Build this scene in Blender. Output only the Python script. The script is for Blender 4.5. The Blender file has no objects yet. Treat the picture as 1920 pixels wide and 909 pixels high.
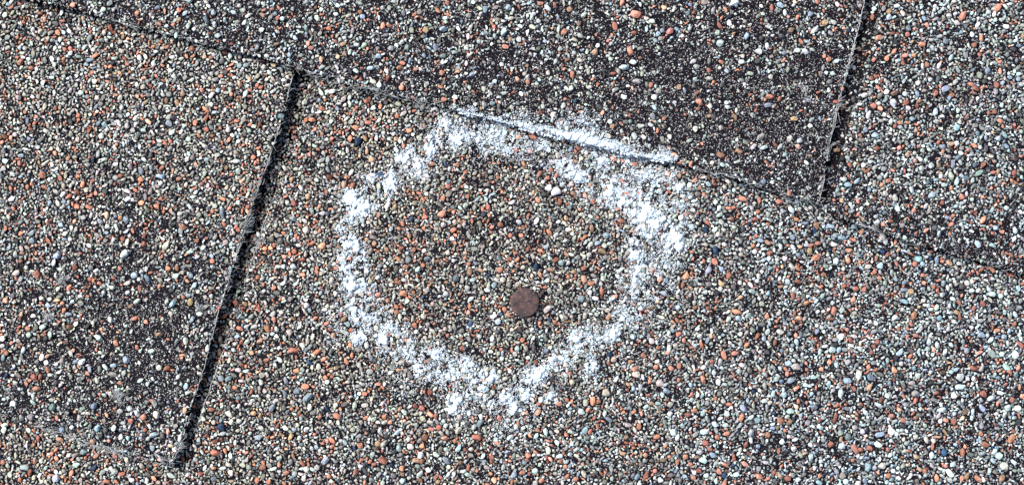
import bpy, math, random
import numpy as np
from mathutils import noise as mnoise, Vector

# ------------------------------------------------------------------ units
K = 0.00018            # metres for one unit of the survey grid (0.18 mm)
CX, CY = 960.0, 454.5  # centre of the survey grid
H = 1663.0             # camera height in grid units (0.30 m)
T = 17.5               # shingle thickness (3.1 mm)
EXPOSE = 773.0         # exposed height of a course (about 140 mm)
rng = np.random.default_rng(7)
random.seed(7)

sc = bpy.context.scene
COL = sc.collection

# ------------------------------------------------------------------ camera
cam_d = bpy.data.cameras.new('camera')
cam_d.sensor_width = 36
cam_d.angle = 2 * math.atan(960.0 / H)
cam_d.clip_start = 0.005
cam_d.clip_end = 100
cam = bpy.data.objects.new('camera', cam_d)
cam.location = (0, 0, H * K)
COL.objects.link(cam)
sc.camera = cam

# ------------------------------------------------------------------ light
SUN_EL, SUN_AZ = 42.0, 148.0    # azimuth the light comes FROM, degrees from +X counter-clockwise
world = bpy.data.worlds.new('World')
sc.world = world
world.use_nodes = True
wn = world.node_tree
bg = wn.nodes['Background']
sky = wn.nodes.new('ShaderNodeTexSky')
sky.sky_type = 'NISHITA'
sky.sun_disc = False
sky.sun_elevation = math.radians(SUN_EL)
sky.sun_rotation = math.radians((90.0 - SUN_AZ) % 360)
sky.dust_density = 3.0
sky.air_density = 0.7
sky.ozone_density = 0.6
wn.links.new(sky.outputs[0], bg.inputs[0])
bg.inputs[1].default_value = 0.095
sun_d = bpy.data.lights.new('sun', 'SUN')
sun_d.energy = 3.0
sun_d.angle = math.radians(12.0)
sun_d.color = (1.0, 0.975, 0.93)
sun = bpy.data.objects.new('sun', sun_d)
d = Vector((math.cos(math.radians(SUN_AZ)) * math.cos(math.radians(SUN_EL)),
            math.sin(math.radians(SUN_AZ)) * math.cos(math.radians(SUN_EL)),
            math.sin(math.radians(SUN_EL))))
sun.rotation_euler = d.to_track_quat('Z', 'Y').to_euler()
sun.location = d * 2
COL.objects.link(sun)
sc.view_settings.view_transform = 'Standard'
sc.view_settings.look = 'None'
sc.view_settings.exposure = 0.97
sc.view_settings.gamma = 1.0

# ------------------------------------------------------------------ helpers
def W(u, v, z):
    """survey grid (u right, v down, z up) -> metres; arrays allowed"""
    s = 1.0 - z / H
    return (u - CX) * K * s, -(v - CY) * K * s, z * K


def vnoise(u, v, scale, seed=0):
    """cheap smooth value noise, vectorised, about 0..1"""
    g = np.random.default_rng(1000 + seed).random((64, 64))
    x = np.asarray(u, float) / scale + 500.3
    y = np.asarray(v, float) / scale + 500.7
    xi = np.floor(x).astype(int); yi = np.floor(y).astype(int)
    fx = x - xi; fy = y - yi
    fx = fx * fx * (3 - 2 * fx); fy = fy * fy * (3 - 2 * fy)
    a = g[yi % 64, xi % 64]; b = g[yi % 64, (xi + 1) % 64]
    c = g[(yi + 1) % 64, xi % 64]; e = g[(yi + 1) % 64, (xi + 1) % 64]
    return (a * (1 - fx) + b * fx) * (1 - fy) + (c * (1 - fx) + e * fx) * fy


COS = math.cos(math.atan(0.2567))


def course_z(c, u, v):
    """height of the top face of course c (0 = upper, 1 = middle, 2 = lower)"""
    line = -10 + 800.0 * c + 0.2567 * u
    s = (line - v) * COS
    z = T * (1 - s / EXPOSE)
    z = z + 2.2 * (vnoise(u, v, 170, 3) - 0.5) + 1.0 * (vnoise(u, v, 45, 4) - 0.5)
    return z


def mk_mesh(name, V, faces, mat, parent=None, col=None, smooth=False, fmat=None):
    """faces: (n,k) int array, or a list of such arrays"""
    if not isinstance(faces, list):
        faces = [faces]
    me = bpy.data.meshes.new(name)
    V = np.asarray(V, np.float32)
    me.vertices.add(len(V))
    me.vertices.foreach_set('co', V.ravel())
    nl = sum(f.size for f in faces); nf = sum(len(f) for f in faces)
    me.loops.add(nl); me.polygons.add(nf)
    me.loops.foreach_set('vertex_index', np.concatenate([f.ravel() for f in faces]).astype(np.int32))
    starts = []; o = 0
    for f in faces:
        starts.append(o + np.arange(len(f)) * f.shape[1]); o += f.size
    me.polygons.foreach_set('loop_start', np.concatenate(starts).astype(np.int32))
    if fmat is not None:
        me.polygons.foreach_set('material_index', np.asarray(fmat, np.int32))
    me.polygons.foreach_set('use_smooth', np.full(nf, smooth))
    if col is not None:
        a = me.color_attributes.new('Col', 'FLOAT_COLOR', 'POINT')
        c4 = np.ones((len(V), 4), np.float32); c4[:, :3] = col
        a.data.foreach_set('color', c4.ravel())
    me.update(calc_edges=True)
    for m in (mat if isinstance(mat, (list, tuple)) else [mat]):
        me.materials.append(m)
    o = bpy.data.objects.new(name, me)
    COL.objects.link(o)
    if parent is not None:
        o.parent = parent
    return o


def tag(o, label=None, category=None, group=None, kind=None):
    if label: o['label'] = label
    if category: o['category'] = category
    if group: o['group'] = group
    if kind: o['kind'] = kind
    return o


# ------------------------------------------------------------------ materials
def new_mat(name):
    m = bpy.data.materials.new(name); m.use_nodes = True
    nt = m.node_tree
    return m, nt, nt.nodes['Principled BSDF']


def N(nt, typ, **kw):
    n = nt.nodes.new(typ)
    for k, v in kw.items():
        setattr(n, k, v)
    return n


def math_node(nt, op, a, b=None, clamp=False):
    n = nt.nodes.new('ShaderNodeMath'); n.operation = op; n.use_clamp = clamp
    for i, x in enumerate((a, b)):
        if x is None: continue
        if isinstance(x, (int, float)): n.inputs[i].default_value = x
        else: nt.links.new(x, n.inputs[i])
    return n.outputs[0]


def stone_material(name, source):
    """mineral granule: colour from attribute or object colour, mottled and pitted"""
    m, nt, b = new_mat(name)
    tc = N(nt, 'ShaderNodeTexCoord'); geo = N(nt, 'ShaderNodeNewGeometry')
    if source == 'attr':
        src = N(nt, 'ShaderNodeAttribute', attribute_name='Col').outputs['Color']
    else:
        src = N(nt, 'ShaderNodeObjectInfo').outputs['Color']
    n1 = N(nt, 'ShaderNodeTexNoise'); n1.inputs['Scale'].default_value = 1900; n1.inputs['Detail'].default_value = 3
    nt.links.new(geo.outputs['Position'], n1.inputs['Vector'])
    mr = N(nt, 'ShaderNodeMapRange')
    mr.inputs[1].default_value = 0.3; mr.inputs[2].default_value = 0.72
    mr.inputs[3].default_value = 0.55; mr.inputs[4].default_value = 1.22
    nt.links.new(n1.outputs[0], mr.inputs[0])
    vm = N(nt, 'ShaderNodeVectorMath', operation='SCALE')
    nt.links.new(src, vm.inputs[0]); nt.links.new(mr.outputs[0], vm.inputs['Scale'])
    nt.links.new(vm.outputs[0], b.inputs['Base Color'])
    b.inputs['Roughness'].default_value = 0.62
    b.inputs['Specular IOR Level'].default_value = 0.25
    bp = N(nt, 'ShaderNodeBump'); bp.inputs['Strength'].default_value = 0.5; bp.inputs['Distance'].default_value = 0.0001
    nt.links.new(n1.outputs[0], bp.inputs['Height']); nt.links.new(bp.outputs[0], b.inputs['Normal'])
    return m


M_STONE = stone_material('mineral_granule', 'attr')
M_STONE_OBJ = stone_material('mineral_granule_large', 'obj')


def asphalt_material():
    m, nt, b = new_mat('asphalt_coating')
    geo = N(nt, 'ShaderNodeNewGeometry')
    pos = geo.outputs['Position']
    n1 = N(nt, 'ShaderNodeTexNoise'); n1.inputs['Scale'].default_value = 900; n1.inputs['Detail'].default_value = 5
    nt.links.new(pos, n1.inputs['Vector'])
    cr = N(nt, 'ShaderNodeValToRGB')
    cr.color_ramp.elements[0].position = 0.35; cr.color_ramp.elements[0].color = (0.004, 0.0035, 0.0052, 1)
    cr.color_ramp.elements[1].position = 0.75; cr.color_ramp.elements[1].color = (0.014, 0.0115, 0.0175, 1)
    nt.links.new(n1.outputs[0], cr.inputs[0])
    # beyond the surveyed patch the granules are carried by this texture
    vo = N(nt, 'ShaderNodeTexVoronoi'); vo.inputs['Scale'].default_value = 620
    nt.links.new(pos, vo.inputs['Vector'])
    pal = N(nt, 'ShaderNodeValToRGB'); pal.color_ramp.interpolation = 'CONSTANT'
    cols = [(0.0, (0.10, 0.10, 0.10)), (0.14, (0.30, 0.30, 0.27)), (0.34, (0.42, 0.40, 0.33)), (0.52, (0.22, 0.22, 0.21)),
            (0.66, (0.50, 0.18, 0.10)), (0.77, (0.5, 0.55, 0.53)), (0.9, (0.26, 0.31, 0.38))]
    el = pal.color_ramp.elements
    el[0].position = 0; el[0].color = cols[0][1] + (1,)
    el[1].position = cols[1][0]; el[1].color = cols[1][1] + (1,)
    for p, c in cols[2:]:
        e = el.new(p); e.color = c + (1,)
    sx = N(nt, 'ShaderNodeSeparateColor'); nt.links.new(vo.outputs['Color'], sx.inputs[0])
    nt.links.new(sx.outputs[0], pal.inputs[0])
    edge = N(nt, 'ShaderNodeTexVoronoi', feature='DISTANCE_TO_EDGE'); edge.inputs['Scale'].default_value = 620
    nt.links.new(pos, edge.inputs['Vector'])
    ed = math_node(nt, 'GREATER_THAN', edge.outputs[0], 0.13)
    mixg = N(nt, 'ShaderNodeMix', data_type='RGBA')
    nt.links.new(ed, mixg.inputs[0]); nt.links.new(cr.outputs[0], mixg.inputs[6]); nt.links.new(pal.outputs[0], mixg.inputs[7])
    sp = N(nt, 'ShaderNodeSeparateXYZ'); nt.links.new(pos, sp.inputs[0])
    ax = math_node(nt, 'GREATER_THAN', math_node(nt, 'ABSOLUTE', sp.outputs[0]), (960 + PADU) * K)
    ay = math_node(nt, 'GREATER_THAN', math_node(nt, 'ABSOLUTE', sp.outputs[1]), (455 + PADV) * K)
    out = math_node(nt, 'MAXIMUM', ax, ay)
    mx = N(nt, 'ShaderNodeMix', data_type='RGBA')
    nt.links.new(out, mx.inputs[0]); nt.links.new(cr.outputs[0], mx.inputs[6]); nt.links.new(mixg.outputs[2], mx.inputs[7])
    nt.links.new(mx.outputs[2], b.inputs['Base Color'])
    b.inputs['Roughness'].default_value = 0.8
    b.inputs['Specular IOR Level'].default_value = 0.08
    bp = N(nt, 'ShaderNodeBump'); bp.inputs['Strength'].default_value = 0.8; bp.inputs['Distance'].default_value = 0.0003
    nt.links.new(n1.outputs[0], bp.inputs['Height']); nt.links.new(bp.outputs[0], b.inputs['Normal'])
    return m


PADU, PADV = 190, 150
M_ASPH = asphalt_material()


def simple(name, c0, c1, scale, rough, bump=0.0, bdist=0.0002, detail=4):
    m, nt, b = new_mat(name)
    geo = N(nt, 'ShaderNodeNewGeometry')
    n1 = N(nt, 'ShaderNodeTexNoise'); n1.inputs['Scale'].default_value = scale; n1.inputs['Detail'].default_value = detail
    nt.links.new(geo.outputs['Position'], n1.inputs['Vector'])
    cr = N(nt, 'ShaderNodeValToRGB')
    cr.color_ramp.elements[0].position = 0.32; cr.color_ramp.elements[0].color = c0 + (1,)
    cr.color_ramp.elements[1].position = 0.68; cr.color_ramp.elements[1].color = c1 + (1,)
    nt.links.new(n1.outputs[0], cr.inputs[0]); nt.links.new(cr.outputs[0], b.inputs['Base Color'])
    b.inputs['Roughness'].default_value = rough
    b.inputs['Specular IOR Level'].default_value = 0.3
    if bump:
        bp = N(nt, 'ShaderNodeBump'); bp.inputs['Strength'].default_value = bump; bp.inputs['Distance'].default_value = bdist
        nt.links.new(n1.outputs[0], bp.inputs['Height']); nt.links.new(bp.outputs[0], b.inputs['Normal'])
    return m


M_CUT = simple('cut_edge', (0.012, 0.012, 0.013), (0.075, 0.075, 0.075), 1500, 0.85, 0.8)
M_FIBRE = simple('glass_fibre', (0.24, 0.25, 0.25), (0.55, 0.58, 0.60), 700, 0.5)
M_CHALK = simple('chalk', (0.60, 0.73, 0.84), (0.86, 0.92, 0.95), 900, 0.95, 0.3)
M_QUARTZ = simple('white_quartz', (0.80, 0.82, 0.82), (0.9, 0.92, 0.92), 700, 0.5, 0.3)

# rusty nail
M_RUST, nt, b = new_mat('rusty_steel')
geo = N(nt, 'ShaderNodeNewGeometry')
n1 = N(nt, 'ShaderNodeTexNoise'); n1.inputs['Scale'].default_value = 520; n1.inputs['Detail'].default_value = 4
n2 = N(nt, 'ShaderNodeTexNoise'); n2.inputs['Scale'].default_value = 1900; n2.inputs['Detail'].default_value = 3
for q in (n1, n2): nt.links.new(geo.outputs['Position'], q.inputs['Vector'])
cr = N(nt, 'ShaderNodeValToRGB')
cr.color_ramp.elements[0].position = 0.35; cr.color_ramp.elements[0].color = (0.030, 0.020, 0.021, 1)
cr.color_ramp.elements[1].position = 0.72; cr.color_ramp.elements[1].color = (0.14, 0.06, 0.045, 1)
e = cr.color_ramp.elements.new(0.52); e.color = (0.065, 0.040, 0.041, 1)
nt.links.new(n1.outputs[0], cr.inputs[0])
c2 = N(nt, 'ShaderNodeValToRGB')
c2.color_ramp.elements[0].position = 0.55; c2.color_ramp.elements[0].color = (0, 0, 0, 1)
c2.color_ramp.elements[1].position = 0.72; c2.color_ramp.elements[1].color = (1, 1, 1, 1)
nt.links.new(n2.outputs[0], c2.inputs[0])
mx = N(nt, 'ShaderNodeMix', data_type='RGBA'); mx.inputs[7].default_value = (0.17, 0.13, 0.125, 1)
nt.links.new(c2.outputs[0], mx.inputs[0]); nt.links.new(cr.outputs[0], mx.inputs[6])
nt.links.new(mx.outputs[2], b.inputs['Base Color'])
b.inputs['Roughness'].default_value = 0.75; b.inputs['Metallic'].default_value = 0.15
bp = N(nt, 'ShaderNodeBump'); bp.inputs['Strength'].default_value = 0.6; bp.inputs['Distance'].default_value = 0.00015
nt.links.new(n2.outputs[0], bp.inputs['Height']); nt.links.new(bp.outputs[0], b.inputs['Normal'])

# ------------------------------------------------------------------ shingle outlines
E1 = [(-900, -240), (-400, -112), (-100, -34), (0, -12), (80, 5), (150, 22), (240, 47), (330, 70), (420, 92), (500, 112),
      (560, 130), (640, 155), (740, 180), (840, 203), (945, 230), (1050, 258), (1130, 276), (1250, 303),
      (1330, 322), (1430, 352), (1500, 372), (1536, 378)]
B_R = [(1815, -820), (1722, -430), (1660, -150), (1622, 0), (1611, 50), (1599, 100), (1586, 150), (1571, 200), (1561, 250), (1550, 300), (1543, 345), (1536, 378)]
C_L = [(1839, -820), (1751, -430), (1690, -150), (1652, 0), (1641, 50), (1629, 100), (1616, 150), (1600, 200), (1587, 250), (1574, 300), (1563, 345), (1556, 402)]
C_B = [(1556, 402), (1600, 418), (1640, 430), (1700, 453), (1790, 478), (1860, 498), (1920, 515), (2150, 578), (2900, 770)]
A_R = [(740, -600), (645, -220), (575, 60), (552, 133), (534, 200), (520, 253), (502, 303), (468, 400), (437, 500), (406, 600),
       (377, 706), (355, 770), (346, 806), (335, 840), (325, 860), (317, 873)]
A_B = [(-900, 545), (-300, 706), (0, 779), (20, 783), (43, 793), (110, 809), (143, 823), (200, 839), (250, 854), (290, 863), (317, 873)]
D_L = [(775, -600), (685, -220), (612, 60), (592, 140), (579, 187), (563, 235), (547, 285), (536, 320), (503, 400), (469, 500), (438, 600),
       (402, 706), (379, 770), (367, 806), (360, 856), (357, 874)]
D_B = [(357, 874), (400, 888), (470, 908), (700, 968), (1500, 1172), (2150, 1338)]
D_R = [(2560, -200), (2150, 1338)]
B_L = [(-720, -1060), (-900, -240)]
E_B = [(-900, 1345), (3000, 2340)]


def resample(path, step, amp, seed):
    P = np.array(path, float)
    seg = np.hypot(*(P[1:] - P[:-1]).T); L = np.concatenate([[0], np.cumsum(seg)])
    n = max(2, int(L[-1] / step))
    t = np.linspace(0, L[-1], n + 1)
    Q = np.stack([np.interp(t, L, P[:, 0]), np.interp(t, L, P[:, 1])], 1)
    if amp:
        tan = np.gradient(Q, axis=0); tan /= np.hypot(*tan.T)[:, None]
        nrm = np.stack([-tan[:, 1], tan[:, 0]], 1)
        j = amp * ((vnoise(t, t * 0 + seed * 37, 9, seed) - .5) * 1.5 + (vnoise(t, t * 0 + seed * 11, 38, seed + 9) - .5) * 2.0)
        j[0] = j[-1] = 0
        Q = Q + nrm * j[:, None]
    return Q


def coons(bottom, left, right, course, name, label, seed, parent):
    """one shingle: a curved sheet with ragged edges, thickness and cut sides; left/right run top->bottom, bottom left->right"""
    nb = min(420, max(60, int(np.hypot(bottom[-1][0] - bottom[0][0], bottom[-1][1] - bottom[0][1]) / 5)))
    ns = 220
    def rs(path, n, amp, sd):
        Q = resample(path, 4, amp, sd)
        t = np.linspace(0, len(Q) - 1, n + 1)
        return np.stack([np.interp(t, np.arange(len(Q)), Q[:, 0]), np.interp(t, np.arange(len(Q)), Q[:, 1])], 1)
    Bm = rs(bottom, nb, 1.5, seed); Lf = rs(left, ns, 1.6, seed + 1); Rt = rs(right, ns, 1.6, seed + 2)
    Tp = Lf[0] + (Rt[0] - Lf[0]) * np.linspace(0, 1, nb + 1)[:, None]
    s = np.linspace(0, 1, nb + 1)[None, :, None]; t = np.linspace(0, 1, ns + 1)[:, None, None]
    P = (1 - t) * Tp[None] + t * Bm[None] + (1 - s) * Lf[:, None] + s * Rt[:, None] \
        - ((1 - t) * (1 - s) * Tp[0] + t * s * Bm[-1] + (1 - t) * s * Tp[-1] + t * (1 - s) * Bm[0])
    u = P[..., 0]; v = P[..., 1]
    z = course_z(course, u, v)
    top = np.stack([u, v, z], -1)
    # slightly rounded lip
    lip = np.zeros_like(z); lip[0] = lip[-1] = 1; lip[:, 0] = lip[:, -1] = 1
    top[..., 2] -= lip * 1.6
    bot = top.copy(); bot[..., 2] = z - T + 0.4
    nv = (ns + 1) * (nb + 1)
    V = np.concatenate([top.reshape(-1, 3), bot.reshape(-1, 3)])
    X, Y, Z = W(V[:, 0], V[:, 1], V[:, 2])
    idx = np.arange(nv).reshape(ns + 1, nb + 1)
    q = np.stack([idx[:-1, :-1], idx[1:, :-1], idx[1:, 1:], idx[:-1, 1:]], -1).reshape(-1, 4)
    ring = np.concatenate([idx[:-1, 0], idx[-1, :-1], idx[:0:-1, -1], idx[0, :0:-1]])
    nx = np.roll(ring, -1)
    side = np.stack([ring, ring + nv, nx + nv, nx], -1)
    fm = np.concatenate([np.zeros(len(q)), np.zeros(len(q)), np.ones(len(side))])
    o = mk_mesh('shingle', np.stack([X, Y, Z], 1), [q, q[:, ::-1] + nv, side], [M_ASPH, M_CUT], parent, fmat=fm, smooth=True)
    o.data.polygons.foreach_set('use_smooth', np.concatenate([np.ones(2 * len(q), bool), np.zeros(len(side), bool)]))
    tag(o, label)
    return o


# roof: board deck under everything, as large as the view could ever need
def deck():
    n = 40
    u = np.linspace(-8000, 10000, n + 1); v = np.linspace(-8000, 9000, n + 1)
    U, Vv = np.meshgrid(u, v)
    Z = np.full_like(U, -95.0)
    X = (U - CX) * K; Y = -(Vv - CY) * K
    V = np.concatenate([np.stack([X, Y, Z * K], -1).reshape(-1, 3), np.stack([X, Y, (Z - 70) * K], -1).reshape(-1, 3)])
    idx = np.arange((n + 1) ** 2).reshape(n + 1, n + 1); nv = (n + 1) ** 2
    q = np.stack([idx[:-1, :-1], idx[1:, :-1], idx[1:, 1:], idx[:-1, 1:]], -1).reshape(-1, 4)
    ring = np.concatenate([idx[:-1, 0], idx[-1, :-1], idx[:0:-1, -1], idx[0, :0:-1]]); nx = np.roll(ring, -1)
    return mk_mesh('roof', np.stack([V[:, 0], V[:, 1], V[:, 2]], 1), [q, q[:, ::-1] + nv, np.stack([ring, ring + nv, nx + nv, nx], -1)], M_ASPH)


roof = deck()
tag(roof, 'asphalt shingle roof seen straight down, with grey, white and orange mineral granules', kind='structure')

SH = {}
SH['E'] = coons(E_B, [(-690, 340), (-900, 1345)], [(3260, 1350), (3000, 2340)], 2, 'shingle',
                'lowest shingle, mostly covered, seen at the lower left and in the left slot', 61, roof)
SH['A'] = coons(A_B, [(-690, -560), (-900, 545)], A_R, 1, 'shingle',
                'shingle tab on the left with its cut corner at the bottom, left of the dark slot', 11, roof)
SH['D'] = coons(D_B, D_L, D_R, 1, 'shingle', 'shingle tab in the middle that carries the chalk ring and the nail', 21, roof)
SH['B'] = coons(E1, B_L, B_R, 0, 'shingle', 'worn dark shingle tab across the top with much bare asphalt', 31, roof)
SH['C'] = coons(C_B, C_L, [(3100, -500), (2900, 770)], 0, 'shingle',
                'shingle tab in the upper right corner beside the narrow slot', 41, roof)

# ------------------------------------------------------------------ which shingle shows where
def pip(path_closed, u, v):
    P = np.array(path_closed, float)
    ins = np.zeros(u.shape, bool)
    x1, y1 = P[-1]
    for x2, y2 in P:
        c = ((y1 > v) != (y2 > v))
        with np.errstate(divide='ignore', invalid='ignore'):
            xx = (x2 - x1) * (v - y1) / (y2 - y1 + 1e-12) + x1
        ins ^= c & (u < xx)
        x1, y1 = x2, y2
    return ins


POLY = {'B': E1 + B_R[::-1] + B_L[:1], 'C': C_B + [(3100, -500)] + C_L[:-1], 'A': A_B + A_R[::-1][1:] + [(-690, -560)],
        'D': D_B + [(2560, -200)] + D_L[:-1]}
U0, U1, V0, V1 = -PADU, 1920 + PADU, -PADV, 910 + PADV
gu, gv = np.meshgrid(np.arange(U0, U1), np.arange(V0, V1))
OWN = np.full(gu.shape, 4, np.int8)                 # 4 = E
KEYS = ['B', 'C', 'A', 'D', 'E']
for i in (3, 2, 1, 0):
    OWN[pip(POLY[KEYS[i]], gu, gv)] = i
COURSE = np.array([0, 0, 1, 1, 2])


def gauss(u, v, a, b, ra, rb):
    return np.exp(-((u - a) / ra) ** 2 - ((v - b) / rb) ** 2)


u, v = gu.astype(float), gv.astype(float)
bare = np.zeros(u.shape)
nB = OWN == 0; nC = OWN == 1; nA = OWN == 2; nD = OWN == 3; nE = OWN == 4
bare[nB] = 0.60; bare[nC] = 0.31; bare[nA] = 0.19; bare[nD] = 0.19; bare[nE] = 0.08
bare += nB * (0.34 * gauss(u, v, 1330, 190, 300, 130) + 0.3 * gauss(u, v, 1460, 300, 160, 100) + 0.25 * gauss(u, v, 880, 160, 170, 45)
              + 0.2 * gauss(u, v, 470, 70, 150, 40) - 0.22 * gauss(u, v, 780, 30, 200, 70) - 0.1 * gauss(u, v, 1050, 60, 120, 60))
bare += nA * (0.5 * gauss(u, v, 250, 620, 300, 160) + 0.36 * gauss(u, v, 180, 780, 200, 60) + 0.16 * gauss(u, v, 200, 360, 60, 40)
              + 0.22 * gauss(u, v, 330, 600, 90, 220) - 0.16 * gauss(u, v, 250, 150, 320, 140))
bare += nC * (0.42 * np.exp(-((v - (402 + (u - 1556) * 0.312)) / 42) ** 2) + 0.1 * gauss(u, v, 1740, 430, 130, 45) + 0.2 * gauss(u, v, 1590, 380, 40, 60) + 0.16 * gauss(u, v, 1850, 470, 120, 40)
              + 0.15 * gauss(u, v, 1630, 130, 25, 120) )
bare += nD * (0.16 * gauss(u, v, 700, 780, 90, 50) + 0.14 * gauss(u, v, 1500, 560, 250, 60) + 0.15 * gauss(u, v, 1750, 800, 180, 90)
              + 0.12 * gauss(u, v, 900, 430, 60, 60) + 0.15 * gauss(u, v, 560, 560, 60, 60))
slotL = nE & pip(A_R + D_L[::-1], u, v)
slotR = nD & pip(B_R + C_L[::-1], u, v)
bare += slotL * (0.22 - 0.3 * gauss(u, v, 568, 190, 40, 90)) + slotR * 0.7
bare += 0.9 * (vnoise(u, v, 48, 21) - 0.5) * (0.35 + 0.05 * nB + 0.25 * nD) + 0.34 * (vnoise(u, v, 24, 22) - 0.5)
bare = np.clip(bare, 0, 0.93)

# chalk ring: segments (u,v,halfwidth,strength) and dense patches
chalk = np.zeros(u.shape)


def cblob(a, b, r, s, ry=None):
    ry = ry or r
    i0, i1 = max(0, int(b - V0 - 3 * ry)), int(b - V0 + 3 * ry)
    j0, j1 = max(0, int(a - U0 - 3 * r)), int(a - U0 + 3 * r)
    sl = (slice(i0, i1), slice(j0, j1))
    np.maximum(chalk[sl], s * np.exp(-(((u[sl] - a) / r) ** 2 + ((v[sl] - b) / ry) ** 2)), out=chalk[sl])


def cpath(pts, step=7):
    for (a, b, r, s), (a2, b2, r2, s2) in zip(pts[:-1], pts[1:]):
        n = max(1, int(math.hypot(a2 - a, b2 - b) / step))
        for k in range(n):
            t = k / n
            w = 0.8 if r > 14 else 1.0
            cblob(a + (a2 - a) * t, b + (b2 - b) * t, (r + (r2 - r) * t) * w, (s + (s2 - s) * t))


cpath([(835, 215, 20, .3), (815, 255, 26, .62), (790, 300, 32, .66), (740, 325, 32, .6), (700, 358, 34, .66), (668, 385, 30, .72), (655, 425, 24, .5),
       (655, 470, 32, .7), (662, 520, 36, .74), (676, 565, 36, .68), (690, 605, 42, .62), (735, 640, 40, .6), (790, 668, 38, .62), (845, 698, 40, .64),
       (900, 728, 44, .64), (950, 755, 44, .62), (1000, 752, 34, .6)])
cpath([(960, 735, 26, .5), (1000, 705, 28, .68), (1045, 678, 30, .7), (1090, 652, 34, .64), (1140, 626, 30, .55), (1168, 590, 24, .52),
       (1182, 545, 24, .52), (1195, 500, 28, .6), (1205, 455, 34, .64), (1225, 418, 44, .72), (1200, 388, 38, .68), (1160, 360, 34, .6), (1115, 338, 32, .56),
       (1070, 312, 34, .56), (1020, 290, 36, .46), (960, 268, 40, .5), (900, 255, 44, .6), (850, 255, 42, .6)])
cpath([(1110, 285, 30, .5), (1170, 305, 44, .54), (1230, 335, 52, .56), (1262, 385, 44, .62), (1268, 440, 32, .62), (1250, 485, 36, .42), (1230, 560, 36, .3), (1190, 620, 40, .3)])
cpath([(1030, 298, 34, .5), (1110, 332, 46, .62), (1185, 372, 54, .7), (1245, 418, 52, .7), (1262, 450, 30, .5)])
for a, b, r, s in [(1225, 520, 50, .22), (1190, 620, 60, .2), (640, 600, 30, .3), (620, 580, 20, .2), (760, 700, 40, .28), (860, 770, 34, .34), (940, 790, 40, .22),
                   (1290, 360, 26, .28), (1290, 450, 20, .3), (990, 320, 40, .1), (1110, 690, 24, .3), (1030, 745, 20, .45), (620, 640, 20, .2), (1290,400,24,.3)]:
    cblob(a, b, r, s)
HOT = [(810, 265, 12), (802, 282, 11), (768, 296, 14), (783, 310, 13), (750, 298, 8), (700, 342, 11), (728, 346, 12), (665, 378, 17), (680, 388, 13), (654, 370, 8),
       (643, 430, 9), (652, 455, 11), (668, 462, 12), (672, 500, 14), (650, 505, 12), (660, 530, 13), (678, 540, 11), (688, 552, 11), (665, 575, 12),
       (722, 598, 9), (673, 630, 11), (720, 636, 11), (700, 603, 8), (790, 690, 16), (800, 700, 10), (813, 663, 10), (873, 686, 11), (913, 710, 14), (905, 724, 9), (853, 748, 10), (848, 765, 9),
       (943, 740, 13), (997, 750, 14), (985, 742, 9), (960, 766, 9), (1007, 700, 15), (998, 712, 10), (1037, 673, 11), (1067, 673, 13), (1077, 635, 12), (1085, 650, 9), (1153, 626, 9),
       (1107, 686, 10), (1067, 323, 10), (1085, 335, 9), (1107, 350, 9), (1140, 358, 10), (1173, 383, 13), (1190, 395, 9), (1207, 414, 13), (1227, 423, 12), (1215, 395, 12), (1245, 415, 10), (1267, 443, 11),
       (1255, 430, 10), (1190, 450, 8), (1187, 478, 9), (1190, 503, 9), (1173, 530, 7), (1275, 462, 8), (835, 235, 8), (860, 262, 9), (1060, 308, 9), (1130, 300, 8), (1030, 742, 8), (1275, 352, 7), (1205, 366, 10), (1235, 388, 11)]
for a, b, r in HOT:
    cblob(a, b, r * 1.3, 1.5)
# the ridge of chalk caught on the butt edge of the upper shingle
EDGEP = [(850, 207, 5, .7), (880, 215, 7, 1.0), (905, 218, 9, 1.2), (930, 222, 11, 1.4), (942, 228, 9, 1.3), (958, 232, 4, .8), (985, 238, 7, 1.1), (1000, 240, 7, 1.1), (1022, 243, 9, 1.3),
         (1050, 252, 9, 1.3), (1090, 260, 10, 1.35), (1125, 268, 9, 1.3), (1160, 277, 8, 1.2), (1190, 288, 8, 1.1), (1215, 294, 6, 1.0), (1245, 296, 8, 1.05), (1262, 302, 5, .6)]
for a, b, rx, ry, s in [(985, 225, 60, 16, .32), (1060, 232, 60, 20, .42), (1130, 258, 40, 18, .38), (1190, 272, 40, 14, .22), (880, 206, 40, 9, .3), (1112, 250, 12, 9, .9), (1045, 233, 8, 7, .7), (1240, 285, 20, 9, .5)]:
    cblob(a, b, rx, s, ry)
# a thin clear line just under the lip, broken noise everywhere
cn = vnoise(u, v, 8, 31) * 0.5 + vnoise(u, v, 19, 32) * 0.5
cn = 0.7 * cn + 0.3 * vnoise(u, v, 4.5, 33)
chalk = chalk * np.clip(0.56 + 3.3 * (cn - 0.47), 0.03, 1.7) * (0.8 + 0.4 * vnoise(u, v, 48, 34))
cpath([(a + random.uniform(-3, 3), b + random.uniform(-5, 5), r * random.uniform(.45, 1.5), s_ * random.uniform(.45, 1.2)) for a, b, r, s_ in EDGEP], 3)
chalk *= 1 - 0.35 * (vnoise(u, v, 7, 35) > 0.66)

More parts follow.
